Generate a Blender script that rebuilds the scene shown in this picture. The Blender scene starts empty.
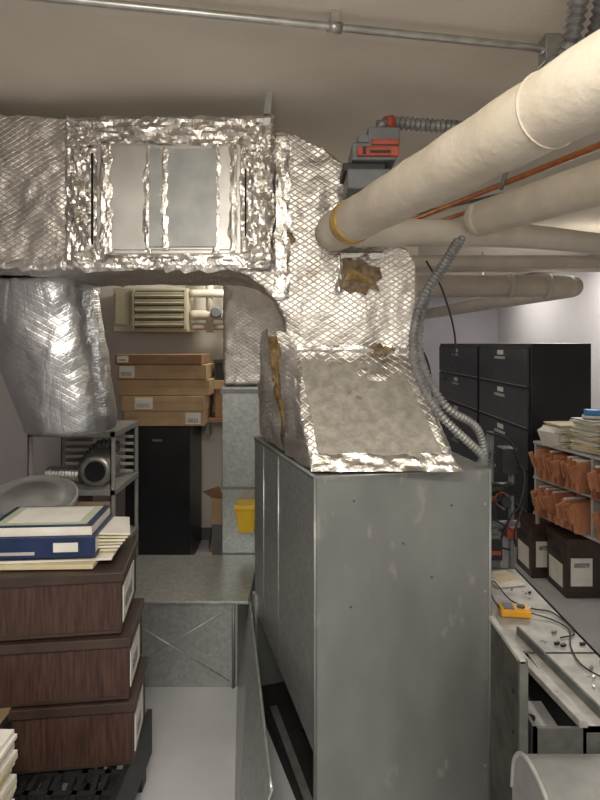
import bpy, bmesh, math, random
from mathutils import Vector, Matrix, noise, Euler
random.seed(7)
sc = bpy.context.scene
try:
    sc.view_settings.view_transform = 'Standard'
except Exception: pass

# ---------------------------------------------------------------- materials
def mat(name, c1, c2=None, scale=6, rough=.5, metal=0, bump=0, bscale=None, stretch=(1,1,1), detail=5, lo=.35, hi=.65, kind='noise', rvar=0, spots=None):
    m = bpy.data.materials.new(name); m.use_nodes = True
    nt = m.node_tree; N = nt.nodes; L = nt.links
    b = N['Principled BSDF']
    b.inputs['Roughness'].default_value = rough
    b.inputs['Metallic'].default_value = metal
    tc = N.new('ShaderNodeTexCoord'); mp = N.new('ShaderNodeMapping')
    mp.inputs['Scale'].default_value = stretch
    L.new(tc.outputs['Object'], mp.inputs['Vector'])
    if c2 is None: c2 = tuple(min(1, c*1.12) for c in c1)
    if kind == 'noise':
        t = N.new('ShaderNodeTexNoise'); t.inputs['Detail'].default_value = detail; fo = t.outputs['Fac']
    else:
        t = N.new('ShaderNodeTexVoronoi'); fo = t.outputs['Color']
    t.inputs['Scale'].default_value = scale
    L.new(mp.outputs[0], t.inputs['Vector'])
    r = N.new('ShaderNodeValToRGB')
    r.color_ramp.elements[0].position = lo; r.color_ramp.elements[1].position = hi
    r.color_ramp.elements[0].color = (*c1, 1); r.color_ramp.elements[1].color = (*c2, 1)
    L.new(fo, r.inputs[0]); src = r.outputs[0]
    if spots:
        col, ssc, thr = spots
        s = N.new('ShaderNodeTexNoise'); s.inputs['Scale'].default_value = ssc; s.inputs['Detail'].default_value = 7
        L.new(mp.outputs[0], s.inputs['Vector'])
        sr = N.new('ShaderNodeValToRGB'); sr.color_ramp.elements[0].position = thr; sr.color_ramp.elements[1].position = thr+.06
        L.new(s.outputs['Fac'], sr.inputs[0])
        mxx = N.new('ShaderNodeMixRGB'); mxx.inputs[2].default_value = (*col, 1)
        L.new(sr.outputs[0], mxx.inputs[0]); L.new(src, mxx.inputs[1]); src = mxx.outputs[0]
    L.new(src, b.inputs['Base Color'])
    if rvar:
        mr = N.new('ShaderNodeMapRange'); mr.inputs[3].default_value = rough-rvar; mr.inputs[4].default_value = rough+rvar
        L.new(fo, mr.inputs[0]); L.new(mr.outputs[0], b.inputs['Roughness'])
    if bump:
        t2 = N.new('ShaderNodeTexNoise'); t2.inputs['Scale'].default_value = bscale or scale*4; t2.inputs['Detail'].default_value = 6
        L.new(mp.outputs[0], t2.inputs['Vector'])
        bp = N.new('ShaderNodeBump'); bp.inputs['Strength'].default_value = bump; bp.inputs['Distance'].default_value = .01
        L.new(t2.outputs['Fac'], bp.inputs['Height']); L.new(bp.outputs[0], b.inputs['Normal'])
    return m

def foilmat(name, col, rough, quilt=.5, wr=.6, scale=14, metal=1.0, qs=22, stretch=(1,1,1), dirt=0, lines=.25):
    m = bpy.data.materials.new(name); m.use_nodes = True
    nt = m.node_tree; N = nt.nodes; L = nt.links
    b = N['Principled BSDF']; b.inputs['Metallic'].default_value = metal
    tc = N.new('ShaderNodeTexCoord'); ms = N.new('ShaderNodeMapping'); ms.inputs['Scale'].default_value = stretch
    L.new(tc.outputs['Object'], ms.inputs['Vector'])
    n1 = N.new('ShaderNodeTexNoise'); n1.inputs['Scale'].default_value = scale; n1.inputs['Detail'].default_value = 9; n1.inputs['Distortion'].default_value = 1.5
    L.new(ms.outputs[0], n1.inputs['Vector'])
    v = N.new('ShaderNodeTexVoronoi'); v.feature = 'DISTANCE_TO_EDGE'; v.inputs['Scale'].default_value = scale*1.6
    mx = N.new('ShaderNodeMixRGB'); mx.inputs[0].default_value = .22
    L.new(ms.outputs[0], mx.inputs[1]); L.new(n1.outputs['Color'], mx.inputs[2]); L.new(mx.outputs[0], v.inputs['Vector'])
    b1 = N.new('ShaderNodeBump'); b1.inputs['Strength'].default_value = wr; b1.inputs['Distance'].default_value = .015
    L.new(n1.outputs['Fac'], b1.inputs['Height'])
    b2 = N.new('ShaderNodeBump'); b2.inputs['Strength'].default_value = wr*.5; b2.inputs['Distance'].default_value = .01
    L.new(v.outputs['Distance'], b2.inputs['Height']); L.new(b1.outputs[0], b2.inputs['Normal'])
    last = b2
    n2 = N.new('ShaderNodeTexNoise'); n2.inputs['Scale'].default_value = 4; n2.inputs['Detail'].default_value = 6
    L.new(tc.outputs['Object'], n2.inputs['Vector'])
    r = N.new('ShaderNodeValToRGB'); r.color_ramp.elements[0].position = .35; r.color_ramp.elements[1].position = .65
    r.color_ramp.elements[0].color = (*[c*.82 for c in col], 1); r.color_ramp.elements[1].color = (*col, 1)
    L.new(n2.outputs['Fac'], r.inputs[0]); src = r.outputs[0]
    if quilt:
        outs = []
        for ang in (33, -33):
            mp = N.new('ShaderNodeMapping'); mp.inputs['Rotation'].default_value = (math.radians(8), math.radians(90+ang), math.radians(12))
            L.new(tc.outputs['Object'], mp.inputs['Vector'])
            w = N.new('ShaderNodeTexWave'); w.inputs['Scale'].default_value = qs/2; w.inputs['Distortion'].default_value = 1.6; w.inputs['Detail'].default_value = 2; w.inputs['Detail Scale'].default_value = .7
            L.new(mp.outputs[0], w.inputs['Vector'])
            p = N.new('ShaderNodeMath'); p.operation = 'POWER'; p.inputs[1].default_value = 12
            L.new(w.outputs['Fac'], p.inputs[0]); outs.append(p)
        mm = N.new('ShaderNodeMath'); mm.operation = 'MAXIMUM'
        L.new(outs[0].outputs[0], mm.inputs[0]); L.new(outs[1].outputs[0], mm.inputs[1])
        b3 = N.new('ShaderNodeBump'); b3.inputs['Strength'].default_value = quilt; b3.inputs['Distance'].default_value = .002; b3.invert = True
        L.new(mm.outputs[0], b3.inputs['Height']); L.new(b2.outputs[0], b3.inputs['Normal']); last = b3
        mc = N.new('ShaderNodeMixRGB'); mc.inputs[2].default_value = (*[c*.62 for c in col], 1)
        mf = N.new('ShaderNodeMath'); mf.operation='MULTIPLY'; mf.inputs[1].default_value=lines
        L.new(mm.outputs[0], mf.inputs[0]); L.new(mf.outputs[0], mc.inputs[0]); L.new(src, mc.inputs[1]); src = mc.outputs[0]
    L.new(last.outputs[0], b.inputs['Normal'])
    if dirt:
        s = N.new('ShaderNodeTexNoise'); s.inputs['Scale'].default_value = 5.5; s.inputs['Detail'].default_value = 9; s.inputs['Roughness'].default_value=.65
        L.new(tc.outputs['Object'], s.inputs['Vector'])
        sr = N.new('ShaderNodeValToRGB'); sr.color_ramp.elements[0].position = .60; sr.color_ramp.elements[1].position = .70
        L.new(s.outputs['Fac'], sr.inputs[0])
        ml = N.new('ShaderNodeMath'); ml.operation='MULTIPLY'; ml.inputs[1].default_value=dirt
        L.new(sr.outputs[0], ml.inputs[0])
        md = N.new('ShaderNodeMixRGB'); md.inputs[2].default_value=(.30,.25,.19,1)
        L.new(ml.outputs[0], md.inputs[0]); L.new(src, md.inputs[1]); src = md.outputs[0]
    L.new(src, b.inputs['Base Color'])
    mr = N.new('ShaderNodeMapRange'); mr.inputs[3].default_value = rough*.75; mr.inputs[4].default_value = rough*1.3
    L.new(n2.outputs['Fac'], mr.inputs[0]); L.new(mr.outputs[0], b.inputs['Roughness'])
    return m

M = {}
M['ceil'] = mat('ceiling_plaster', (.62,.57,.485), (.68,.63,.545), 2, .9, bump=.12, bscale=60)
M['wall'] = mat('wall_paint', (.42,.40,.40), (.46,.44,.44), 1.5, .85, bump=.1, bscale=80)
M['walldk'] = mat('wall_paint_grey', (.28,.26,.28), (.32,.30,.32), 1.5, .85)
M['wallwh'] = mat('wall_paint_white', (.62,.59,.54), (.68,.65,.60), 1.5, .85)
M['floor'] = mat('floor_paint', (.47,.48,.51), (.56,.57,.60), 3, .42, bump=.05, bscale=30, spots=((.33,.33,.34),14,.70))
M['trim'] = mat('trim_vinyl', (.12,.12,.13), rough=.6)
M['galv'] = mat('galvanized_steel', (.195,.208,.200), (.255,.268,.260), 5, .48, .5, bump=.03, bscale=25, detail=10, rvar=.06, lo=.3, hi=.75, stretch=(1.5,1.5,.7), spots=((.30,.31,.30),9,.62))
M['galvs'] = mat('galvanized_spangle', (.37,.40,.395), (.49,.52,.515), 60, .38, .7, kind='vor', lo=.1, hi=.9, bump=.03, bscale=10)
M['galvd'] = mat('dusty_steel', (.38,.38,.36), (.56,.55,.52), 14, .6, .35, bump=.1, detail=8, spots=((.22,.19,.15),18,.66))
M['galvk'] = mat('dull_dark_steel', (.10,.105,.10), (.175,.18,.17), 12, .6, .3, bump=.1, detail=8)
M['galvb'] = mat('near_black_steel', (.045,.043,.038), (.10,.095,.085), 12, .65, .2, bump=.1, detail=8)  # near-black steel for recess floor, inner blower and upright panel
M['foil'] = foilmat('foil_scrim', (.76,.73,.685), .42, .65, .45, 7, qs=34, dirt=.5, lines=.22)
M['foil2'] = foilmat('foil_tape_crumpled', (.80,.775,.73), .27, 0, .40, 16)
M['foil3'] = foilmat('foil_plastic_wrap', (.70,.72,.74), .30, .25, .6, 6, qs=26, stretch=(1,1,.35), lines=.12)
M['patch'] = mat('tape_patch_grey', (.27,.255,.225), (.39,.37,.33), 30, .58, .3, bump=.3, bscale=60, detail=9, spots=((.20,.15,.10),16,.66))
M['sheet'] = mat('sheet_panel', (.50,.49,.47), (.60,.59,.57), 8, .44, .8, bump=.1, bscale=12)
M['sheetg'] = mat('sheet_panel_grey', (.34,.35,.345), (.42,.43,.425), 14, .5, .45, detail=8)
M['dust'] = mat('dust_brown', (.12,.08,.045), (.26,.20,.13), 40, .95, bump=.6, bscale=80)
M['insul'] = mat('fiberglass_yellow', (.17,.10,.035), (.36,.25,.11), 30, .95, bump=1, bscale=70)
M['band'] = mat('yellowed_band', (.36,.22,.06), (.55,.38,.14), 20, .9, bump=.6, bscale=60)
M['pipew'] = mat('pipe_canvas', (.49,.435,.35), (.59,.535,.45), 7, .75, bump=.25, bscale=45)
M['pipew2'] = mat('pipe_white', (.55,.50,.42), (.63,.58,.50), 7, .6, bump=.1, bscale=30)
M['emt'] = mat('conduit_steel', (.38,.38,.365), (.52,.52,.50), 20, .38, .8)
M['flex'] = mat('flex_conduit', (.20,.205,.20), (.31,.315,.31), 20, .5, .5)
M['flexd'] = mat('flex_conduit_dark', (.11,.11,.115), (.18,.18,.19), 20, .5, .4)
M['copper'] = mat('copper_pipe', (.50,.17,.06), (.64,.26,.11), 20, .35, .7)
M['black'] = mat('black_plastic', (.012,.012,.014), (.02,.02,.022), 20, .5)
M['blackm'] = mat('black_metal', (.012,.013,.016), (.019,.021,.025), 5, .38, .2)
M['cabf'] = mat('cabinet_front', (.035,.038,.045), (.05,.054,.062), 5, .4, .2)
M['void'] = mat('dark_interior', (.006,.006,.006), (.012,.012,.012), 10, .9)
M['gry'] = mat('grey_plastic', (.13,.14,.15), (.18,.19,.20), 10, .5)
M['mgry'] = mat('mid_grey_sheet', (.28,.285,.28), (.36,.365,.36), 12, .5, .3, detail=8)
M['lgry'] = mat('light_grey_plastic', (.42,.42,.40), (.50,.50,.48), 10, .5)
M['red'] = mat('red_paint', (.33,.055,.035), (.45,.10,.06), 12, .5)
M['yel'] = mat('yellow_plastic', (.80,.50,.02), (.90,.60,.04), 10, .4)
M['ora'] = mat('orange_plastic', (.75,.36,.02), (.85,.46,.05), 10, .4)
M['wood'] = mat('woodgrain_board', (.026,.012,.009), (.085,.043,.030), 10, .5, stretch=(14,14,1), detail=8, lo=.3, hi=.7)
M['lid'] = mat('lid_brown', (.035,.022,.017), (.055,.034,.027), 8, .38)
M['card'] = mat('cardboard', (.42,.28,.16), (.50,.35,.21), 8, .85, bump=.08, bscale=40)
M['card2'] = mat('cardboard_brown', (.26,.15,.08), (.33,.20,.11), 8, .8)
M['folder'] = mat('folder_rust', (.42,.17,.085), (.58,.27,.15), 9, .75)
M['folderd'] = mat('folder_rust_dark', (.28,.10,.055), (.38,.16,.09), 9, .8)
M['paper'] = mat('paper_white', (.70,.68,.62), (.80,.78,.73), 10, .8)
M['papery'] = mat('paper_cream', (.62,.54,.34), (.72,.64,.44), 10, .8)
M['print'] = mat('label_print', (.06,.06,.06), (.5,.5,.5), 60, .8, stretch=(1,1,4))
M['bind'] = mat('binder_blue', (.010,.022,.075), (.016,.034,.11), 10, .35)
M['green'] = mat('cover_green', (.42,.50,.36), (.56,.61,.48), 6, .5)
M['vent'] = mat('beige_enamel', (.40,.375,.27), (.47,.445,.335), 6, .5)
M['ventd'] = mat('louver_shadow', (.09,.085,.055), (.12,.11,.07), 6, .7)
M['bluepl'] = mat('blue_plastic', (.05,.25,.6), (.08,.3,.7), 6, .4)
M['ink'] = mat('blue_marker', (.03,.06,.20), (.05,.08,.25), 6, .6)

# ---------------------------------------------------------------- builder
def catmull(pts, n=10):
    pts = [Vector(p) for p in pts]
    if len(pts) < 3: 
        return [pts[0].lerp(pts[1], i/n) for i in range(n+1)]
    P = [pts[0]*2-pts[1]] + pts + [pts[-1]*2-pts[-2]]
    out = []
    for i in range(1, len(P)-2):
        a,b,c,d = P[i-1:i+3]
        for k in range(n):
            t = k/n
            out.append(.5*((2*b)+(c-a)*t+(2*a-5*b+4*c-d)*t*t+(3*b-a-3*c+d)*t**3))
    out.append(pts[-1]); return out
def resample(pts, step):
    out = [pts[0].copy()]
    L = 0
    for i in range(len(pts)-1): L += (pts[i+1]-pts[i]).length
    n = max(2, int(L/step)); st = L/n
    tgt = st; run = 0
    for i in range(len(pts)-1):
        seg = (pts[i+1]-pts[i]).length
        while seg > 0 and run+seg >= tgt-1e-9 and len(out) <= n:
            out.append(pts[i].lerp(pts[i+1], (tgt-run)/seg)); tgt += st
        run += seg
    return out

class Ob:
    def __init__(s, name): s.bm = bmesh.new(); s.mats = []; s.name = name; s.xf = None
    def mi(s, m):
        m = M[m]
        if m not in s.mats: s.mats.append(m)
        return s.mats.index(m)
    def tag(s, faces, m, smooth=False):
        i = s.mi(m)
        for f in faces:
            f.material_index = i; f.smooth = smooth
    def hexa(s, p, m, bev=0, seg=2):
        v = [s.bm.verts.new(q) for q in p]
        fs = [s.bm.faces.new([v[i] for i in q]) for q in ((3,2,1,0),(4,5,6,7),(0,1,5,4),(1,2,6,5),(2,3,7,6),(3,0,4,7))]
        s.tag(fs, m)
        if bev:
            es = set(e for f in fs for e in f.edges)
            r = bmesh.ops.bevel(s.bm, geom=list(es), offset=bev, segments=seg, affect='EDGES', profile=.5)
            s.tag(r['faces'], m, seg>3)
        return s
    def box(s, lo, hi, m, bev=0, rot=None, piv=None, seg=2):
        x0,y0,z0 = lo; x1,y1,z1 = hi
        p = [Vector(q) for q in ((x0,y0,z0),(x1,y0,z0),(x1,y1,z0),(x0,y1,z0),(x0,y0,z1),(x1,y0,z1),(x1,y1,z1),(x0,y1,z1))]
        if rot:
            c = Vector(piv) if piv else sum(p, Vector())/8
            R = Euler([math.radians(a) for a in rot]).to_matrix()
            p = [c+R@(q-c) for q in p]
        return s.hexa(p, m, bev, seg)
    def rings(s, rings, m, cap=True, smooth=True):
        V = [[s.bm.verts.new(q) for q in r] for r in rings]; n = len(V[0]); fs = []
        for a,b in zip(V, V[1:]):
            for i in range(n):
                fs.append(s.bm.faces.new((a[i], a[(i+1)%n], b[(i+1)%n], b[i])))
        s.tag(fs, m, smooth)
        if cap:
            s.tag([s.bm.faces.new(V[0][::-1]), s.bm.faces.new(V[-1])], m)
        return s
    def path(s, pts, radii, m, seg=14, cap=True, smooth=True):
        rings = []; up = None
        for i,p in enumerate(pts):
            t = (pts[min(i+1,len(pts)-1)]-pts[max(i-1,0)]).normalized()
            if up is None:
                up = Vector((0,0,1)) if abs(t.z) < .9 else Vector((1,0,0))
            a = (up - t*up.dot(t)).normalized(); up = a; b = t.cross(a)
            r = radii[i] if isinstance(radii, list) else radii
            rings.append([p+(a*math.cos(2*math.pi*k/seg)+b*math.sin(2*math.pi*k/seg))*r for k in range(seg)])
        return s.rings(rings, m, cap, smooth)
    def cyl(s, p, q, r, m, r2=None, seg=24):
        return s.path([Vector(p), Vector(q)], [r, r if r2 is None else r2], m, seg)
    def tube(s, pts, r, m, seg=14, n=10):
        return s.path(catmull(pts, n), r, m, seg)
    def flex(s, pts, r, m, step=.007, seg=14, depth=.3):
        P = resample(catmull(pts, 14), step)
        return s.path(P, [r*(1 if i%2 else 1-depth) for i in range(len(P))], m, seg, True, False)
    def revolve(s, c, prof, m, seg=32, axis='z'):
        rings = []
        for r,h in prof:
            ring = []
            for k in range(seg):
                a = 2*math.pi*k/seg; u,v = r*math.cos(a), r*math.sin(a)
                d = {'z':(u,v,h),'y':(u,h,-v),'x':(h,u,v)}[axis]
                ring.append(Vector(c)+Vector(d))
            rings.append(ring)
        return s.rings(rings, m)
    def crumple(s, x0, x1, z0, z1, y, amp, m, step=.010):
        """strip of foil tape with long creases running along it"""
        nx = max(3, int((x1-x0)/step)); nz = max(3, int((z1-z0)/step)); g = []
        horiz = (x1-x0) > (z1-z0); sx,sz = (7,30) if horiz else (30,7); off = random.uniform(0,50)
        for j in range(nz+1):
            row = []
            for i in range(nx+1):
                x = x0+(x1-x0)*i/nx; z = z0+(z1-z0)*j/nz
                ed = i in (0,nx) or j in (0,nz)
                v = Vector((x*sx+z*5, off, z*sz+x*5))
                h = abs(noise.noise(v))*1.9+abs(noise.noise(v*2.1))*.7+abs(noise.noise(Vector((x*36,off,z*36))))*.3
                yy = y - amp*h + (amp*.5 if ed else 0)
                e = .014*noise.noise(Vector((x*25,off+9,z*25))) if ed else 0
                row.append(s.bm.verts.new((x+random.uniform(-.12,.12)*step+e, yy, z+random.uniform(-.12,.12)*step+e)))
            g.append(row)
        fs = []
        for j in range(nz):
            for i in range(nx):
                a,b,c,d = g[j][i], g[j][i+1], g[j+1][i+1], g[j+1][i]
                if random.random() < .5: fs += [s.bm.faces.new((a,b,c)), s.bm.faces.new((a,c,d))]
                else: fs += [s.bm.faces.new((a,b,d)), s.bm.faces.new((b,c,d))]
        s.tag(fs, m); return s
    def blob(s, pts, y, th, m):
        f = [s.bm.verts.new((x, y, z)) for x,z in pts]; b = [s.bm.verts.new((x, y+th, z)) for x,z in pts]
        n = len(pts); fs = [s.bm.faces.new(f), s.bm.faces.new(b[::-1])]
        for i in range(n): fs.append(s.bm.faces.new((f[i], b[i], b[(i+1)%n], f[(i+1)%n])))
        s.tag(fs, m); return s
    def done(s, fixn=True, parent=None):
        if s.xf is not None: bmesh.ops.transform(s.bm, matrix=s.xf, verts=s.bm.verts[:])
        if fixn: bmesh.ops.recalc_face_normals(s.bm, faces=s.bm.faces)
        me = bpy.data.meshes.new(s.name); s.bm.to_mesh(me); s.bm.free()
        for m in s.mats: me.materials.append(m)
        o = bpy.data.objects.new(s.name, me); sc.collection.objects.link(o)
        if parent: o.parent = parent
        return o
def rotz(px,py,deg): return Matrix.Translation((px,py,0))@Matrix.Rotation(math.radians(deg),4,'Z')@Matrix.Translation((-px,-py,0))

def crinkle(o, vox, amps, smooth=3):
    r = o.modifiers.new('remesh','REMESH'); r.mode = 'VOXEL'; r.voxel_size = vox; r.use_smooth_shade = True
    sm = o.modifiers.new('smooth','SMOOTH'); sm.factor = .6; sm.iterations = smooth
    for k,(sz,st) in enumerate(amps):
        t = bpy.data.textures.new(o.name+'_t%d'%k, 'CLOUDS'); t.noise_scale = sz; t.noise_depth = 2
        d = o.modifiers.new('disp%d'%k,'DISPLACE'); d.texture = t; d.strength = st; d.mid_level = .5; d.texture_coords = 'GLOBAL'

# ---------------------------------------------------------------- room shell
CZ = 2.6
Ob('floor').box((-1.85,-1.6,-.1),(3.17,9.1,0),'floor').done()
Ob('ceiling').box((-1.85,-1.6,CZ),(3.17,9.1,CZ+.1),'ceil').done()
Ob('wall_left').box((-1.85,-1.6,0),(-1.75,5.0,CZ),'walldk').done()
Ob('wall_back').box((-1.75,4.9,0),(1.0,5.0,CZ),'wallwh').done()
Ob('wall_partition').box((.9,5.0,0),(1.0,9.0,CZ),'wall').done()
Ob('wall_far').box((1.0,9.0,0),(3.07,9.1,CZ),'walldk').done()
Ob('wall_right').box((3.07,-1.6,0),(3.17,9.1,CZ),'wall').done()
Ob('wall_front').box((-1.75,-1.6,0),(3.07,-1.5,CZ),'wall').done()
Ob('baseboard_back').box((-1.75,4.885,0),(.9,4.9,.1),'trim').done()
Ob('baseboard_right').box((3.055,-1.5,0),(3.07,9.0,.1),'trim').done()

# ---------------------------------------------------------------- main foil duct
sil = [(-1.74,2.55),(-1.138,2.53),(-.872,2.511),(-.5,2.50),(-.114,2.465),(0,2.443),(.09,2.40),(.16,2.34),(.185,2.25),(.21,2.15),
       (.30,2.06),(.415,2.01),(.45,1.95),(.448,1.874),(.43,1.70),(.41,1.56),
       (-.05,1.56),(-.055,1.646),(-.064,1.74),(-.095,1.817),(-.144,1.874),(-.209,1.91),(-.284,1.93),(-.7,1.93),(-1.138,1.94),(-1.74,1.94)]
o = Ob('foil_wrapped_air_duct')
o.blob(sil, 2.2, .6, 'foil')
o.hexa([Vector(p) for p in ((.035,1.93,1.222),(.54,1.97,1.222),(.50,2.82,1.222),(-.19,2.70,1.222),(-.05,2.205,1.62),(.412,2.205,1.62),(.40,2.82,1.62),(-.20,2.82,1.62))], 'foil')
DUCT = o.done()
crinkle(DUCT, .011, [(.16,.034),(.05,.012)], 2)

o = Ob('duct_access_panel')
o.box((-.76,2.165,1.985),(-.22,2.20,2.40),'sheet', .004)
o.box((-.735,2.159,2.0),(-.235,2.172,2.39),'sheet', .003)
o.box((-.56,2.150,2.01),(-.31,2.162,2.375),'sheetg', .002)
for a,b in ((-.745,-.70),(-.58,-.552),(-.325,-.300),(-.262,-.235)):
    o.crumple(a,b,1.99,2.395,2.156,.005,'foil2',.007)
o.crumple(-.515,-.490,2.0,2.385,2.150,.003,'foil2',.007)
o.crumple(-.88,-.75,1.955,2.49,2.178,.017,'foil2')
o.crumple(-.235,-.10,1.955,2.47,2.178,.017,'foil2')
o.crumple(-.88,-.10,2.385,2.50,2.176,.017,'foil2')
o.crumple(-.86,-.12,1.925,2.0,2.176,.013,'foil2')
o.box((-.775,2.150,2.02),(-.768,2.156,2.36),'void'); o.box((-.205,2.150,2.05),(-.199,2.156,2.30),'void')
o.done(False, DUCT)

o = Ob('duct_foil_tape')
o.crumple(-.10,-.04,1.82,2.44,2.184,.007,'foil2')
o.crumple(-.06,.41,1.620,1.645,2.194,.005,'foil2')
o.crumple(-1.72,-.88,1.93,1.965,2.188,.005,'foil2')
o.done(False, DUCT)

def slope(t, x, off=.03):
    return Vector((x, 1.93+.30*t-off*.8, 1.216+.40*t+off*.55))
o = Ob('duct_patch_sheet')
P = [slope(.10,.065,.024),slope(.10,.485,.024),slope(.86,.375,.024),slope(.90,.0,.024)]
Q = [p+Vector((0,.02,-.012)) for p in P]
o.hexa(P[:]+Q, 'patch')
a,b = slope(0,.035,.026), slope(0,.54,.026); c,e = slope(.13,.50,.028), slope(.13,.045,.028)
n=60; g=[]
for j in range(6):
    row=[]
    for i in range(n+1):
        p=(a.lerp(b,i/n)).lerp(e.lerp(c,i/n), j/5)
        h=noise.noise(Vector((p.x*12,3,j*.9)))*.009+noise.noise(Vector((p.x*40,3,j*1.5)))*.003
        row.append(o.bm.verts.new(p+Vector((0,-h,h*.5))))
    g.append(row)
o.tag([o.bm.faces.new((g[j][i],g[j][i+1],g[j+1][i+1],g[j+1][i])) for j in range(5) for i in range(n)],'foil2',True)
o.done(True, DUCT)

def ragged(cx, cz, rx, rz, n=22, j=.35):
    return [(cx+rx*math.cos(2*math.pi*k/n)*random.uniform(1-j,1+j), cz+rz*math.sin(2*math.pi*k/n)*random.uniform(1-j,1+j)) for k in range(n)]
o = Ob('torn_insulation')
o.blob([(.148,1.985),(.185,1.99),(.20,1.965),(.235,1.97),(.262,1.945),(.30,1.94),(.31,1.90),(.285,1.885),(.30,1.85),(.262,1.862),(.25,1.835),(.21,1.85),(.19,1.84),(.165,1.862),(.15,1.85),(.158,1.90),(.145,1.93)], 2.182, .04, 'dust')
o.blob([(.165,1.89),(.20,1.892),(.235,1.88),(.28,1.875),(.265,1.90),(.24,1.905),(.215,1.925),(.185,1.93)], 2.176, .03, 'insul')
o.blob(ragged(-.06,2.04,.035,.028), 2.182, .04, 'dust')
o.blob(ragged(.30,1.625,.04,.022,26,.5), 2.182, .03, 'dust')
o.done(True, DUCT)
o = Ob('foil_torn_edge')
o.crumple(.135,.155,1.84,1.99,2.178,.008,'foil2',.008); o.crumple(.15,.32,1.978,1.997,2.178,.008,'foil2',.008)
o.done(False, DUCT)
o = Ob('insulation_slit')
o.hexa([Vector(p) for p in ((-.085,2.30,1.27),(-.055,2.25,1.27),(-.02,2.40,1.27),(-.05,2.45,1.27),(-.125,2.22,1.68),(-.085,2.17,1.68),(-.02,2.32,1.66),(-.07,2.40,1.68))],'insul',.006)
o.done(True, DUCT)
o = Ob('foil_flap')
for (a,b,c,e) in (((-.16,2.34,1.70),(-.12,2.23,1.71),(-.068,2.235,1.24),(-.13,2.36,1.27)), ((-.085,2.17,1.70),(-.02,2.17,1.69),(.035,2.00,1.23),(-.050,2.21,1.23))):
    a,b,c,e=[Vector(v) for v in (a,b,c,e)]; g=[]
    for j in range(31):
        row=[]
        for i in range(7):
            p=a.lerp(b,i/6).lerp(e.lerp(c,i/6),j/30); h=noise.noise(p*12)*.014+noise.noise(p*40)*.004
            row.append(o.bm.verts.new(p+Vector((-h,-h,0))))
        g.append(row)
    o.tag([o.bm.faces.new((g[j][i],g[j][i+1],g[j+1][i+1],g[j+1][i])) for j in range(30) for i in range(6)],'foil',True)
o.done(True, DUCT)
Ob('duct_hanger_strap').box((-.135,2.18,2.46),(-.11,2.19,2.60),'emt',0,(0,6,0)).box((-.135,2.18,2.50),(-.105,2.215,2.515),'emt').done(True, DUCT)

o = Ob('foil_wrapped_duct_drop')
def rr(cx,cy,z,w,dp,n=40,e=2.3):
    out=[]
    for k in range(n):
        a=2*math.pi*k/n; c,s_=math.cos(a),math.sin(a)
        out.append(Vector((cx+w*math.copysign(abs(c)**(2/e),c), cy+dp*math.copysign(abs(s_)**(2/e),s_), z)))
    return out
o.rings([rr(-1.225,2.68,1.94,.27,.21),rr(-1.20,2.70,1.80,.26,.21),rr(-1.13,2.72,1.50,.235,.2),rr(-1.085,2.74,1.30,.215,.19),rr(-1.08,2.74,1.24,.20,.18)],'foil3')
DROP = o.done(); crinkle(DROP, .012, [(.16,.022),(.045,.005)], 3)
o = Ob('band')
o.rings([rr(-1.214,2.70,1.885,.268,.215),rr(-1.214,2.70,1.915,.27,.215)],'foil2',False)
o.done(True, DROP)

o = Ob('return_air_riser'); o.box((-.457,3.40,0),(-.02,3.85,1.40),'galvs',.004)
o.box((-.465,3.39,1.36),(-.01,3.86,1.385),'galv'); o.box((-.465,3.39,.80),(-.01,3.86,.815),'galv'); RISER=o.done()
o = Ob('foil_wrap'); o.box((-.45,3.39,1.405),(.02,3.86,2.10),'foil'); d=o.done(True,RISER); crinkle(d,.014,[(.09,.025),(.03,.008)],2)

# ---------------------------------------------------------------- main plenum box
A=Vector((.049,1.9,0)); B=Vector((.655,2.0,0)); C=Vector((.52,2.95,0)); D=Vector((-.21,2.7,0)); ZT=1.215
def wallp(o,p,q,z0,z1,m,inn,th=.012,bev=0):
    n=(q-p).normalized().cross(Vector((0,0,1)))*th
    if inn: n=-n
    pts=[p+Vector((0,0,z0)),q+Vector((0,0,z0)),q+n+Vector((0,0,z0)),p+n+Vector((0,0,z0))]
    pts+= [v+Vector((0,0,z1-z0)) for v in pts]
    o.hexa(pts,m,bev)
o = Ob('furnace_plenum_cabinet')
wallp(o,A,B,0,ZT,'galv',True)
wallp(o,B,C,0,ZT,'galv',True)
wallp(o,C,D,0,ZT,'galv',True)
Dz=.42; Az=.30
n=(D-A).normalized().cross(Vector((0,0,1)))*.012
o.hexa([A+Vector((0,0,Az)),D+Vector((0,0,Dz)),D+n+Vector((0,0,Dz)),A+n+Vector((0,0,Az)),A+Vector((0,0,ZT)),D+Vector((0,0,ZT)),D+n+Vector((0,0,ZT)),A+n+Vector((0,0,ZT))],'galvs')
cen=(A+B+C+D)/4
lid=[cen+(v-cen)*1.008 for v in (A,B,C,D)]
o.hexa([v+Vector((0,0,ZT-.012)) for v in lid]+[v+Vector((0,0,ZT+.004)) for v in lid],'galv')
o.cyl(A+Vector((0,0,.0)),A+Vector((0,0,ZT)),.006,'galv',seg=10)
o.cyl(B+Vector((0,0,.0)),B+Vector((0,0,ZT)),.006,'galv',seg=10)
o.cyl(A+Vector((0,0,ZT)),B+Vector((0,0,ZT)),.004,'galvs',seg=10)
o.cyl(A+Vector((0,0,ZT)),D+Vector((0,0,ZT)),.005,'galvs',seg=10)
for t in (.52,.8):
    p=A.lerp(D,t); o.cyl(p+Vector((-.001,0,.37)),p+Vector((-.001,0,ZT-.01)),.003,'galvs',seg=8)
wallp(o,D,D+(A-D).normalized()*.05,0,.5,'galvs',False,.012)
o.hexa([v+Vector((0,0,.0)) for v in (A,B,C,D)]+[v+Vector((0,0,.06)) for v in (A,B,C,D)],'void')
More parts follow.
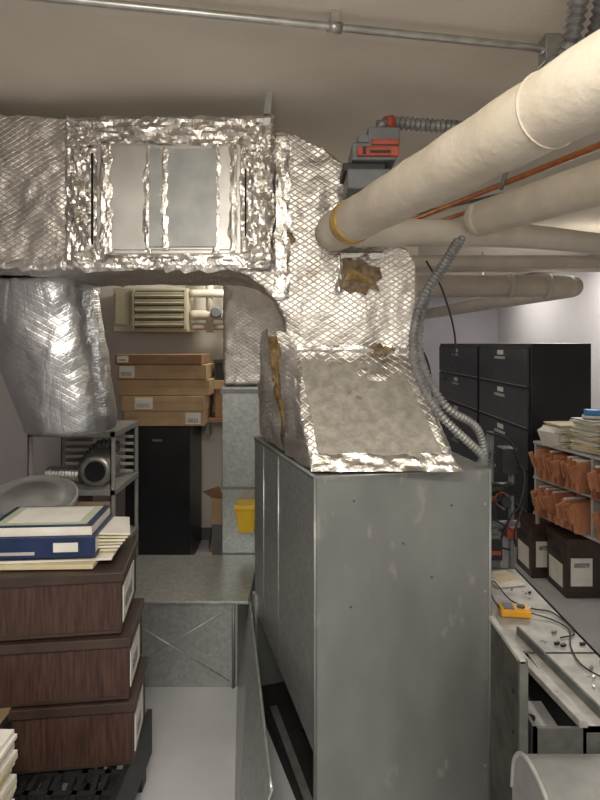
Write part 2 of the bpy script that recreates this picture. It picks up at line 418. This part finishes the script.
o.revolve((.12,2.42,.25),[(.17,-.12),(.17,.12)],'galvb',28,'x')
o.hexa([Vector(p) for p in ((-.12,2.48,.06),(.03,1.96,.06),(.05,1.97,.06),(-.10,2.49,.06),(-.13,2.48,.10),(.025,1.94,.10),(.05,1.95,.10),(-.10,2.49,.10))],'galvk')
for (u,z) in ((.13,1.13),(.47,1.10),(.30,.98),(.40,.86),(.12,.78)):
    p=A.lerp(B,u/.61); o.cyl(p+Vector((0,-.003,z)),p+Vector((0,.002,z)),.004,'ink',seg=8)
for z in (.2,.5,.8,1.1):
    p=B.lerp(A,.03); o.cyl(p+Vector((0,-.004,z)),p+Vector((0,.002,z)),.004,'emt',seg=8)
o.done()

o = Ob('leaning_sheet_metal')
P=[Vector(p) for p in ((-.30,2.76,0),(-.20,1.72,0),(-.085,1.72,.33),(-.24,2.76,.44))]
Q=[p+Vector((.006,.001,-.001)) for p in P]
o.hexa([P[0],P[1],Q[1],Q[0],P[3],P[2],Q[2],Q[3]],'galvs')
o.tube([(-.24,2.76,.44),(-.162,2.24,.385),(-.085,1.72,.33)],.006,'galvs')
o.done()

o = Ob('low_return_duct')
o.box((-.93,2.79,0),(-.30,3.37,.405),'galvs',.003)
o.box((-.94,2.77,.405),(-.245,3.385,.42),'galvs',.003)
o.cyl((-.32,2.785,0),(-.32,2.785,.40),.008,'galv',seg=8)
for a,b in (((-.92,2.789,.03),(-.34,2.789,.38)),((-.92,2.789,.38),(-.34,2.789,.03))): o.cyl(a,b,.0025,'galvs',seg=6)
o.done()

# ---------------------------------------------------------------- left background
o = Ob('black_storage_cabinet')
o.box((-1.297,4.30,.03),(-.815,4.80,1.045),'blackm',.004); o.box((-1.28,4.32,0),(-.83,4.78,.04),'black')
o.box((-1.285,4.29,.05),(-.827,4.305,1.03),'blackm',.003); o.box((-1.09,4.283,.93),(-1.02,4.292,.945),'gry'); o.done()
z=1.047
for (x0,x1,h,c,lab) in ((-1.29,-.71,.112,'card',(-.84,-.73)),(-1.31,-.70,.112,'card',(-1.21,-1.08)),(-1.345,-.665,.118,'card',None),(-1.35,-.69,.112,'card',(-1.33,-1.22)),(-1.36,-.72,.075,'card2',(-1.34,-1.26))):
    o = Ob('cardboard_carton'); y0=4.25+random.uniform(0,.03)
    o.box((x0,y0,z),(x1,y0+.42,z+h-.003),c,.004)
    o.box((x0+.01,y0-.001,z+h*.55),(x1-.01,y0+.002,z+h*.57),'card2')
    if lab:
        o.box((lab[0],y0-.003,z+.014),(lab[1],y0+.001,z+h-.014),'paper')
        for k in range(7): 
            xx=lab[0]+.015+k*(lab[1]-lab[0]-.03)/7; o.box((xx,y0-.005,z+.025),(xx+.006,y0-.002,z+h*.5),'print')
    o.done(); z+=h
o = Ob('unit_heater')
o.box((-1.47,4.56,1.745),(-.88,4.88,2.09),'vent',.008)
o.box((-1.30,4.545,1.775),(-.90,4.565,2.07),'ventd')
for k in range(5):
    zz=1.79+k*.056
    o.box((-1.29,4.515,zz),(-.91,4.56,zz+.008),'vent',0,(-28,0,0))
    o.box((-1.29,4.530,zz+.012),(-.91,4.545,zz+.04),'vent',0,(20,0,0))
o.box((-1.31,4.53,1.765),(-1.295,4.56,2.075),'vent'); o.box((-.905,4.53,1.765),(-.885,4.56,2.075),'vent')
o.box((-1.45,4.55,1.80),(-1.34,4.562,2.05),'vent',.004)
for x in (-1.44,-.92): o.cyl((x,4.72,2.08),(x,4.72,2.6),.006,'emt',seg=8)
o.done()
o = Ob('water_pipes')
for (y,zz,r) in ((4.60,2.05,.032),(4.62,1.88,.04),(4.66,1.79,.028)):
    o.tube([(-.865,y,zz),(-.6,y,zz),(-.35,y,zz)],r,'pipew2')
o.cyl((-.72,4.62,1.74),(-.72,4.62,2.60),.03,'pipew2'); o.cyl((-.60,4.66,1.7),(-.60,4.66,2.6),.02,'emt')
o.revolve((-.66,4.58,1.90),[(.035,-.03),(.045,-.02),(.045,.02),(.035,.03)],'gry',20,'y')
o.done()
o = Ob('wall_bracket_shelf'); o.box((-.80,4.45,1.05),(-.45,4.9,1.075),'card2'); o.box((-.76,4.7,.9),(-.74,4.9,1.05),'emt'); o.box((-.5,4.7,.9),(-.48,4.9,1.05),'emt')
o.done()
o = Ob('brown_storage_box'); o.box((-.66,4.5,1.077),(-.46,4.8,1.36),'card2',.004); o.box((-.67,4.49,1.30),(-.45,4.81,1.37),'card',.003); o.done()
o = Ob('dark_storage_box'); o.box((-.66,4.5,1.372),(-.46,4.8,1.52),'black',.004); o.box((-.67,4.49,1.50),(-.45,4.81,1.53),'lid',.003); o.done()
o = Ob('folded_cardboard'); o.box((-.70,4.60,0),(-.68,4.80,.42),'card2',0,(0,10,10)); o.box((-.62,4.62,0),(-.60,4.82,.30),'card',0,(0,-12,0)); o.done()
o = Ob('cardboard_flap_box'); o.box((-.60,3.95,.42),(-.47,4.2,.60),'card',.003); o.hexa([Vector(p) for p in ((-.60,3.95,.60),(-.52,3.94,.60),(-.52,3.95,.60),(-.60,3.96,.60),(-.66,3.90,.66),(-.54,3.88,.70),(-.54,3.89,.70),(-.66,3.91,.66))],'card2'); o.box((-.60,3.95,0),(-.47,4.2,.42),'gry'); o.done()
o = Ob('yellow_parts_bin')
zb=.575
o.hexa([Vector(p) for p in ((-.35,3.30,zb),(-.265,3.30,zb),(-.265,3.388,zb),(-.35,3.388,zb),(-.365,3.27,zb+.15),(-.25,3.27,zb+.15),(-.25,3.388,zb+.17),(-.365,3.388,zb+.17))],'yel',.004)
o.box((-.37,3.262,zb+.14),(-.245,3.275,zb+.165),'yel',.003)
o.done()

o = Ob('metal_shelving')
for x in (-1.40,-.975):
    for y in (2.98,3.40):
        o.box((x,y,0),(x+.025,y+.006,1.20),'mgry'); o.box((x,y,0),(x+.006,y+.025,1.20),'mgry')
for zz in (1.17,.87,.55,.2):
    o.box((-1.40,2.98,zz),(-.95,3.42,zz+.03),'mgry',.002)
for k in range(6): o.box((-1.38,3.40,.90+k*.04),(-.97,3.41,.915+k*.04),'lgry')
o.done()
o = Ob('flexible_duct_piece')
o.flex([(-1.37,3.15,.945),(-1.27,3.13,.948),(-1.16,3.1,.95)],.042,'emt',.010,20,.2); o.done()
o = Ob('duct_collar')
o.revolve((-1.07,3.12,.985),[(.06,-.09),(.085,-.085),(.085,-.06),(.07,-.05),(.07,.05),(.085,.06),(.078,.09)],'emt',28,'y')
o.revolve((-1.07,3.02,.985),[(.05,-.01),(.055,.02)],'void',28,'y')
o.done()
o = Ob('duct_elbow_piece')
o.flex([(-1.24,3.30,.94),(-1.20,3.28,1.0),(-1.12,3.27,1.08),(-1.02,3.27,1.07)],.035,'flexd',.012,18,.25); o.done()

o = Ob('cardboard_storage_carton'); o.box((-1.42,2.34,0),(-.90,2.72,.90),'card',.006); o.box((-1.43,2.33,.85),(-.89,2.73,.91),'card2',.006); o.done()
o = Ob('round_duct_cap')
R=Matrix.Rotation(math.radians(16),4,'X')@Matrix.Rotation(math.radians(5),4,'Y')
o.revolve((0,0,0),[(.178,-.035),(.183,-.03),(.185,.0),(.175,.004),(.170,-.006),(.12,-.004),(.115,.004),(.06,.004),(.055,.012),(.005,.012)],'mgry',48,'z')
o.xf=Matrix.Translation((-1.16,2.52,.99))@R
o.done()

# ---------------------------------------------------------------- file boxes front left
def filebox(x0,x1,y0,y1,z0,z1,rot):
    o = Ob('woodgrain_file_box'); o.xf = rotz(x1,y0,rot)
    o.box((x0,y0,z0),(x1,y1,z1-.03),'wood',.003)
    o.box((x0-.006,y0-.008,z1-.035),(x1+.008,y1+.006,z1-.003),'lid',.003)
    o.box((x0+.006,y0-.003,z0+.004),(x1-.006,y0,z0+.014),'lid')
    o.box((x1-.001,y0+.02,z0+.03),(x1+.003,y1-.08,z1-.06),'paper')
    o.box((x1+.002,y0+.05,z0+.06),(x1+.004,y1-.14,z0+.10),'print')
    for xx in (x0+.002,x1-.008): o.box((xx,y0-.002,z0+.005),(xx+.006,y0,z1-.035),'lid')
    o.done()
filebox(-.925,-.545,1.90,2.17,.272,.484,7)
filebox(-.965,-.560,1.90,2.19,.486,.694,7)
filebox(-.98,-.587,1.91,2.25,.696,.904,8)
o = Ob('black_plastic_pallet')
for k in range(7): o.box((-1.08+k*.075,1.42,.235),(-1.062+k*.075,2.20,.266),'black')
for k in range(9): o.box((-1.08,1.42+k*.09,.235),(-.57,1.438+k*.09,.266),'black')
o.box((-1.08,1.41,.10),(-.565,1.43,.268),'black',.004); o.box((-.58,1.41,.10),(-.56,2.20,.268),'black',.004); o.box((-1.09,1.41,.1),(-1.07,2.20,.268),'black')
for x in (-1.04,-.8,-.61):
    for y in (1.46,1.85,2.16): o.box((x-.03,y-.03,0),(x+.03,y+.03,.24),'black',.004)
for k in range(6):
    x=-1.03+k*.075
    o.box((x,1.46,.236),(x+.016,2.16,.262),'black',0,(0,0,7))
o.done()
o = Ob('paper_stack')
for k in range(20): 
    dx=random.uniform(-.01,.01); o.box((-1.02+dx,1.48,.27+k*.014),(-.815+dx,1.66,.282+k*.014),random.choice(['paper','papery','paper']),0,(0,0,random.uniform(-4,4)))
o.done()
def R9(o): o.xf=rotz(-.60,1.95,4)@Matrix.Translation((-.018,0,.006)); return o
o = R9(Ob('file_folders_stack'))
o.box((-1.02,1.93,.899),(-.665,2.16,.914),'papery',.002,(0,0,-2)); o.box((-1.0,1.95,.915),(-.62,2.17,.924),'paper',.002,(0,0,2)); 
o.box((-.97,1.99,.925),(-.622,2.19,.934),'papery',.002,(0,0,5)); 
for k in range(6): o.box((-.74,1.99,.935+k*.011),(-.612+k*.005,2.19,.941+k*.011),'paper' if k%2 else 'papery',0,(0,k*1.2,3+k*2))
o.done()
o = R9(Ob('ring_binder_blue'))
z0=.935
o.box((-1.05,1.94,z0),(-.665,2.18,z0+.006),'bind',.001); o.box((-1.05,1.94,z0+.062),(-.665,2.18,z0+.068),'bind',.001); o.box((-1.05,1.935,z0),(-.665,1.942,z0+.068),'bind',.002)
o.box((-1.04,1.945,z0+.006),(-.671,2.17,z0+.06),'paper')
o.box((-.80,1.932,z0+.020),(-.72,1.937,z0+.050),'paper'); 
o.box((-1.05,1.932,z0+.012),(-.86,1.937,z0+.022),'lgry'); o.done()
o = R9(Ob('report_book'))
z0=1.004
o.box((-1.02,1.95,z0),(-.68,2.19,z0+.03),'paper',.001); o.box((-1.022,1.948,z0+.03),(-.678,2.192,z0+.034),'bind',.001)
o.box((-1.0,1.962,z0+.0345),(-.70,2.175,z0+.036),'green'); o.box((-.97,1.985,z0+.036),(-.73,2.155,z0+.037),'paper')
o.done()

# ---------------------------------------------------------------- ceiling conduit and pipes
o = Ob('ceiling_conduit')
o.tube([(-1.74,1.325,2.56),(-.608,1.534,2.56),(.10,1.666,2.56),(.70,1.778,2.56),(.75,1.79,2.55)],.0115,'emt')
o.cyl((.08,1.662,2.56),(.12,1.670,2.56),.016,'emt')
for x,y in ((.10,1.666),(-.9,1.48)): o.box((x-.012,y-.02,2.565),(x+.012,y+.02,2.60),'emt')
o.done()
o = Ob('junction_box'); o.box((.75,1.77,2.515),(.80,1.83,2.60),'emt',.004); o.done()
o = Ob('flexible_conduit_drop')
o.flex([(.752,1.56,2.60),(.748,1.57,2.54),(.745,1.60,2.48),(.755,1.68,2.45),(.77,1.765,2.50)],.028,'flex',.010,16,.35)
o.flex([(.80,1.52,2.60),(.79,1.54,2.50),(.775,1.60,2.42),(.77,1.70,2.40),(.775,1.78,2.51)],.024,'flexd',.010,14,.35)
o.tube([(.76,1.79,2.515),(.73,1.83,2.42),(.71,1.93,2.30),(.70,2.02,2.19)],.008,'flexd'); o.done()

o = Ob('insulated_pipe_large')
a=Vector((.110,2.14,2.055)); b=Vector((.66,.38,2.085))
P=resample([a,a.lerp(b,.5),b],.05); o.path(P,[.058]+[.070+.0015*math.sin(i*1.7) for i in range(len(P)-1)],'pipew',32)
dr=(b-a).normalized()
o.path([a+dr*.185,a+dr*.20,a+dr*.235,a+dr*.25],[.071,.0745,.0745,.071],'band',32)
for t in (.36,.62): 
    p=a.lerp(b,t); o.cyl(p-dr*.0015,p+dr*.0015,.0720,'pipew',seg=32)
p=a.lerp(b,.8); o.cyl(p+Vector((0,0,.06)),(p.x,p.y,2.6),.005,'emt',seg=8)
o.done()
o = Ob('insulated_pipe_branch')
o.tube([(.22,2.11,2.05),(.28,2.13,2.06),(.9,2.48,2.115),(1.5,2.9,2.15),(1.9,3.16,2.17)],.052,'pipew2',24)
o.tube([(1.87,3.14,2.17),(1.93,3.18,2.20),(1.94,3.18,2.3),(1.94,3.18,2.6)],.052,'pipew2',24)
o.done()
o = Ob('insulated_pipe_return')
P=[Vector(p) for p in ((.675,2.22,2.125),(.685,2.195,2.125),(.71,2.14,2.125),(.879,1.68,2.12),(1.35,.6,2.12))]
P=catmull(P,8); o.path(P,[.035,.045,.055,.06,.064]+[.066]*(len(P)-5),'pipew',28)
o.cyl((1.1,1.17,2.18),(1.1,1.17,2.6),.005,'emt',seg=8)
o.done()
o = Ob('copper_pipes')
o.tube([(.50,2.9,2.25),(.583,2.70,2.25),(.905,1.75,2.25),(1.2,.9,2.25)],.011,'copper')
o.tube([(.53,2.95,2.21),(.62,2.70,2.21),(.97,1.75,2.21),(1.25,.9,2.21)],.009,'copper')
o.tube([(.5,3.1,2.32),(.9,2.6,2.32),(1.4,1.9,2.32)],.008,'flexd')
for p in ((1.0,1.45,2.25),): o.cyl(p,(p[0],p[1],2.6),.004,'emt',seg=8)
o.done()
o = Ob('far_heating_pipes')
o.tube([(.3,3.5,2.145),(1.5,3.5,2.145),(3.07,3.5,2.145)],.04,'pipew2',20)
o.tube([(.3,4.0,2.05),(1.2,4.0,2.05),(1.77,4.0,2.05),(1.86,4.06,2.05),(1.89,4.2,2.05),(1.89,6.0,2.07),(1.89,9.0,2.1)],.075,'pipew2',24)
o.tube([(.3,4.6,2.28),(1.8,4.6,2.28),(3.07,4.6,2.28)],.06,'pipew2',20)
for x in (1.44,1.70): o.cyl((x-.02,4.0,2.05),(x+.02,4.0,2.05),.083,'pipew2',seg=24)
for p in ((2.6,3.5,2.15),(1.89,6,2.1)): o.cyl(p,(p[0],p[1],2.6),.006,'emt',seg=8)
o.done()

o = Ob('damper_actuator')
o.box((.165,2.02,2.19),(.335,2.20,2.262),'gry',.006)
o.box((.15,2.03,2.255),(.30,2.20,2.285),'black',.004)
o.box((.18,2.00,2.285),(.335,2.18,2.345),'gry',.006)
o.box((.195,1.985,2.295),(.34,2.18,2.330),'red',.006)
o.box((.20,2.0,2.345),(.24,2.15,2.375),'gry',.006)
o.box((.235,2.0,2.335),(.345,2.15,2.40),'gry',.006); o.box((.245,1.99,2.335),(.34,2.0,2.355),'red',.004)
o.box((.215,1.98,2.300),(.225,1.99,2.325),'black'); o.box((.24,1.98,2.305),(.31,1.99,2.312),'black')
o.cyl((.26,2.08,2.14),(.26,2.08,2.19),.02,'emt',seg=16)
o.done()
o = Ob('actuator_flex_conduit')
o.flex([(.29,2.08,2.405),(.29,2.08,2.43),(.33,2.09,2.447),(.45,2.12,2.45),(.60,2.17,2.46),(.85,2.35,2.50),(1.0,2.45,2.60)],.025,'flex',.010,16,.32)
o.cyl((.305,2.085,2.44),(.335,2.09,2.447),.027,'red',seg=18); o.cyl((.29,2.08,2.395),(.29,2.08,2.42),.027,'emt',seg=18); o.done()

pts=[(.56,2.06,2.02),(.50,2.03,1.93),(.435,2.0,1.836),(.400,1.99,1.75),(.385,1.99,1.64),(.405,1.97,1.53),(.475,1.95,1.41),(.57,1.98,1.32),(.635,2.02,1.26),(.64,2.06,1.222)]
o = Ob('flexible_conduit_loop'); o.flex(pts,.0155,'flex',.0075,14,.33)
o.flex([(x+.035,y+.06,z+.02) for x,y,z in pts[:-3]]+[(.62,2.06,1.36),(.665,2.10,1.27),(.675,2.13,1.15),(.68,2.16,1.0)],.0155,'flex',.0075,14,.33)
o.done()
o = Ob('black_cable')
o.tube([(.50,2.9,2.2),(.52,2.87,1.95),(.54,2.86,1.75),(.62,2.8,1.55),(.64,2.75,1.3),(.66,2.6,1.15)],.005,'black',8)
o.tube([(.50,2.3,1.98),(.57,2.3,1.85),(.63,2.35,1.65),(.60,2.4,1.5)],.004,'black',8); o.done()

# ---------------------------------------------------------------- right side : open air handler section
o = Ob('air_handler_base')
X0,X1,Y0,Y1,Z=.67,1.06,1.66,2.85,.55
o.box((X0,Y0,0),(X0+.01,Y1,Z),'galvk'); o.box((X1-.01,Y0,0),(X1,Y1,Z),'galvk'); o.box((X0,Y1-.01,0),(X1,Y1,Z),'galvk'); o.box((X0,Y0,0),(X1,Y0+.01,Z),'galvk')
o.box((X0,2.06,Z-.012),(X1,Y1,Z),'galvd'); o.box((.81,Y0,Z-.012),(X1,2.07,Z),'galvd')
o.box((X0,Y0,.40),(.82,2.07,.41),'galvb'); o.box((.81,Y0,.41),(.82,2.07,Z-.01),'void')
o.box((X0,2.06,.41),(.82,2.07,Z+.004),'galvk')
o.hexa([Vector(p) for p in ((.745,2.08,Z),(.775,2.08,Z),(.825,1.66,Z),(.80,1.66,Z),(.745,2.08,Z+.022),(.775,2.08,Z+.022),(.825,1.66,Z+.022),(.80,1.66,Z+.022))],'galvd',.002)
o.hexa([Vector(p) for p in ((.82,2.2,Z),(.84,2.2,Z),(.90,1.70,Z),(.88,1.70,Z),(.82,2.2,Z+.03),(.83,2.2,Z+.03),(.89,1.70,Z+.03),(.88,1.70,Z+.03))],'galvk',.002)
o.done()
o = Ob('blower_housing')
prof=[(1.64,0.0),(1.64,.40),(1.625,.48),(1.585,.53),(1.52,.555),(1.44,.55),(1.36,.52),(1.30,.46),(1.27,.38),(1.26,0.0)]
o.rings([[Vector((x,y,z)) for y,z in prof] for x in (.60,1.12)],'mgry',True)
o.tube([(.60,1.64,.40),(.60,1.625,.48),(.60,1.585,.53),(.60,1.52,.555),(.60,1.44,.55),(.60,1.36,.52),(.60,1.30,.46),(.60,1.27,.38)],.006,'galvd',10)
o.done()
o = Ob('control_transformer')
o.box((.69,1.76,.41),(.785,1.90,.47),'gry',.004); o.box((.685,1.75,.47),(.79,1.90,.482),'mgry',.003); o.cyl((.72,1.81,.482),(.72,1.81,.488),.014,'black',seg=20); o.box((.69,1.93,.41),(.77,2.02,.46),'gry',.004); o.done()
o = Ob('upright_duct_panel')
o.box((.632,1.66,0),(.640,1.92,.74),'galvb',.002); o.box((.627,1.655,.0),(.652,1.668,.745),'galvk',.002)
o.box((.627,1.655,.735),(.645,1.925,.748),'galvd',.002)
for z in (.35,.5,.62): o.cyl((.628,1.72,z),(.632,1.72,z),.006,'black',seg=12)
o.done()
o = Ob('multimeter')
o.box((.81,2.32,.552),(.93,2.39,.585),'ora',.008,(0,0,-8)); o.box((.825,2.33,.584),(.865,2.38,.588),'gry',0,(0,0,-8)); o.cyl((.895,2.35,.584),(.895,2.35,.59),.016,'black',seg=18); o.done()
o = Ob('test_leads')
o.tube([(.93,2.34,.565),(1.0,2.30,.557),(1.03,2.22,.556),(.98,2.1,.556),(.96,1.98,.556),(1.0,1.9,.556),(1.04,1.95,.556)],.0028,'black',8,8)
o.tube([(.82,2.33,.565),(.80,2.42,.60),(.84,2.52,.62),(.90,2.48,.556),(.96,2.4,.556),(1.03,2.36,.556),(1.04,2.2,.556),(.97,2.16,.556)],.0028,'black',8,8)
o.done()
o = Ob('notepad'); o.box((.87,2.62,.552),(1.01,2.78,.562),'paper',.001,(0,0,12)); o.box((.90,2.66,.562),(1.0,2.74,.566),'papery',0,(0,0,20)); o.done()
o = Ob('small_parts')
for k in range(14):
    x=random.uniform(.93,1.03); y=random.uniform(1.7,2.6); s_=random.uniform(.004,.010)
    o.box((x,y,.551),(x+s_*2,y+s_,.551+s_),random.choice(['black','emt','gry']),0,(0,0,random.uniform(0,90)))
o.done()
o = Ob('circulator_pump')
o.cyl((.98,2.99,0),(.98,2.99,1.20),.018,'gry',seg=16); o.cyl((1.10,3.02,0),(1.10,3.02,1.1),.014,'gry',seg=16)
o.cyl((.94,2.99,.90),(1.10,3.0,.90),.035,'black',seg=20); o.cyl((1.03,2.95,.86),(1.03,3.05,.86),.035,'red',seg=24); o.revolve((1.03,2.91,.86),[(.025,-.02),(.032,0),(.032,.05)],'black',20,'y')
o.cyl((.93,2.97,.72),(1.13,3.0,.72),.02,'gry',seg=16); o.box((1.05,2.94,.66),(1.10,3.0,.72),'red',.006)
o.box((1.02,2.93,.99),(1.10,3.03,1.12),'black',.006); o.box((.94,2.94,.76),(1.0,3.0,.84),'black',.006)
o.tube([(1.07,2.96,1.1),(1.14,2.95,1.0),(1.10,2.9,.85),(1.05,2.88,.8),(1.0,2.9,.65),(1.05,2.9,.62)],.006,'black',8)
o.tube([(.95,2.95,1.2),(1.06,2.9,1.15),(1.14,2.95,.9),(1.08,2.92,.7),(1.10,2.95,.62)],.005,'black',8)
o.tube([(.97,2.95,1.1),(.93,2.92,1.0),(1.0,2.90,.9),(.95,2.9,.8),(1.06,2.9,.72)],.004,'black',8)
o.done()
o = Ob('black_power_supply'); o.box((.93,2.865,0),(.99,2.93,.58),'gry'); o.box((.90,2.86,.58),(1.0,2.93,.69),'black',.005); o.box((.91,2.855,.61),(.99,2.861,.63),'red'); o.done()

# ---------------------------------------------------------------- file cabinets
def cabinet(y0,y1):
    o = Ob('file_cabinet'); X=1.76
    o.box((X,y0,.0),(X+.46,y1,1.655),'blackm',.005)
    h=1.60/5
    for k in range(5):
        z0=.03+k*h
        o.box((X-.018,y0+.02,z0+.006),(X,y1-.02,z0+h-.006),'cabf',.004)
        ym=(y0+y1)/2
        o.box((X-.034,ym-.12,z0+h*.66),(X-.018,ym+.12,z0+h*.73),'lgry',.002)
        o.box((X-.022,ym-.07,z0+h*.78),(X-.017,ym+.07,z0+h*.90),'paper',0)
        o.box((X-.021,y0+.03,z0+h-.02),(X-.017,y1-.03,z0+h-.012),'black')
        o.box((X-.021,y0+.03,z0+.01),(X-.017,y1-.03,z0+.016),'emt')
    o.done()
cabinet(4.42,5.66); cabinet(5.68,7.28)

# ---------------------------------------------------------------- open shelf with folders
RS=rotz(1.66,4.1,14)
o = Ob('folder_shelf'); o.xf=RS
for zz in (.445,.70,.945):
    o.box((1.66,3.0,zz),(2.12,4.12,zz+.018),'lgry',.002)
for y in (3.0,3.55,4.10): o.box((1.67,y,.445),(2.10,y+.02,.96),'lgry',.002)
for y in (3.0,4.10):
    for x in (1.68,2.08): o.box((x,y,0),(x+.02,y+.02,.45),'lgry')
o.done()
o = Ob('expanding_file_folders'); o.xf=RS
for zz in (.465,.72):
    y=3.04
    while y<4.04:
        if abs(y-3.55)<.06: y=3.61
        w=random.uniform(.035,.06); h=random.uniform(.165,.205); out=random.uniform(0,.05)
        mm=random.choice(['folder','folder','folderd'])
        lean=random.uniform(-12,10); yaw=random.uniform(-8,8)
        o.box((1.65-out,y,zz),(1.93,y+w*.75,zz+h),mm,.003,(lean,0,yaw),(1.7,y,zz))
        o.box((1.645-out,y+w*.2,zz+h*.5),(1.66,y+w*.55,zz+h*1.05),'folder',.002,(lean,-18,yaw),(1.7,y,zz))
        if random.random()<.4: o.box((1.655-out,y+.006,zz+.01),(1.9,y+w*.5,zz+h+.010),'paper',0,(lean,0,0),(1.7,y,zz))
        y+=w
o.done()
o = Ob('paper_pile'); o.xf=RS
for (cx,cy,n) in ((1.81,3.92,14),(1.81,3.64,20),(1.83,3.43,8)):
    for k in range(n):
        s_=random.uniform(-.02,.02)
        o.box((cx-.14+s_,cy-.12,.966+k*.0105),(cx+.14+s_,cy+.10,.974+k*.0105),random.choice(['paper','paper','papery','lgry']),0,(0,0,random.uniform(-14,14)))
o.box((1.63,3.86,.964),(1.70,4.0,1.08),'paper',0,(0,-25,10))
o.done()
o = Ob('tape_dispenser_roll'); o.xf=RS
o.revolve((1.76,3.66,1.196),[(.035,0),(.05,0),(.05,.035),(.035,.035)],'bluepl',24); o.revolve((1.76,3.66,1.178),[(.02,0),(.06,0),(.06,.018),(.02,.018)],'paper',24); o.done()
o = Ob('cardboard_box'); o.xf=RS; o.box((1.60,3.08,.965),(1.93,3.31,1.27),'card',.004); o.box((1.595,3.075,1.20),(1.935,3.315,1.275),'card2',.004); o.done()
for (x0,y0,z1,w) in ((1.63,4.08,.375,.36),(1.725,3.76,.385,.36)):
    o = Ob('archive_box'); 
    o.box((x0,y0,0),(x0+w,y0+.29,z1-.05),'lid',.004); o.box((x0-.008,y0-.008,z1-.06),(x0+w+.008,y0+.298,z1),'wood',.004)
    o.box((x0-.003,y0+.05,.05),(x0,y0+.25,.20),'paper'); o.box((x0-.003,y0+.10,.24),(x0,y0+.2,.28),'black')
    o.box((x0+.03,y0-.003,.08),(x0+.17,y0,.26),'paper'); o.box((x0+.05,y0-.004,.20),(x0+.15,y0-.002,.23),'print')
    o.done()

# ---------------------------------------------------------------- lights
def area(n,loc,e,sx,sy,col,rot=(0,0,0)):
    l=bpy.data.lights.new(n,'AREA'); l.shape='RECTANGLE'; l.size=sx; l.size_y=sy; l.energy=e; l.color=col
    ob=bpy.data.objects.new(n,l); ob.location=loc; ob.rotation_euler=[math.radians(a) for a in rot]; sc.collection.objects.link(ob)
def point(n,loc,e,r,col):
    l=bpy.data.lights.new(n,'POINT'); l.energy=e; l.shadow_soft_size=r; l.color=col
    ob=bpy.data.objects.new(n,l); ob.location=loc; sc.collection.objects.link(ob)
W=(1,.93,.82)
area('fluorescent_lamp_a',(-.3,.2,2.5),38,1.2,.3,W)
area('fluorescent_lamp_b',(1.6,.3,2.5),24,1.2,.3,W)
point('ceiling_fill',(-.1,-.2,2.15),46,.25,W)  # added fill light, lifts the ceiling that the downward area lamps miss
area('fluorescent_lamp_c',(2.5,5.2,2.55),52,.3,1.2,(1,.96,.91))
area('fluorescent_lamp_d',(2.5,7.4,2.55),24,.3,1.2,(1,.96,.91))
point('storage_fill',(-.45,4.25,2.35),22,.08,W)  # added fill light, brightens the back-left storage corner
w=bpy.data.worlds.new('world'); sc.world=w; w.use_nodes=True
w.node_tree.nodes['Background'].inputs[0].default_value=(.8,.75,.68,1); w.node_tree.nodes['Background'].inputs[1].default_value=.2

# ---------------------------------------------------------------- camera
cam=bpy.data.cameras.new('camera'); co=bpy.data.objects.new('camera',cam); sc.collection.objects.link(co); sc.camera=co
cam.sensor_fit='VERTICAL'; cam.sensor_height=36; cam.lens=26.1; cam.shift_y=-.07
co.location=(0,0,1.65); co.rotation_euler=(math.radians(90),0,0)
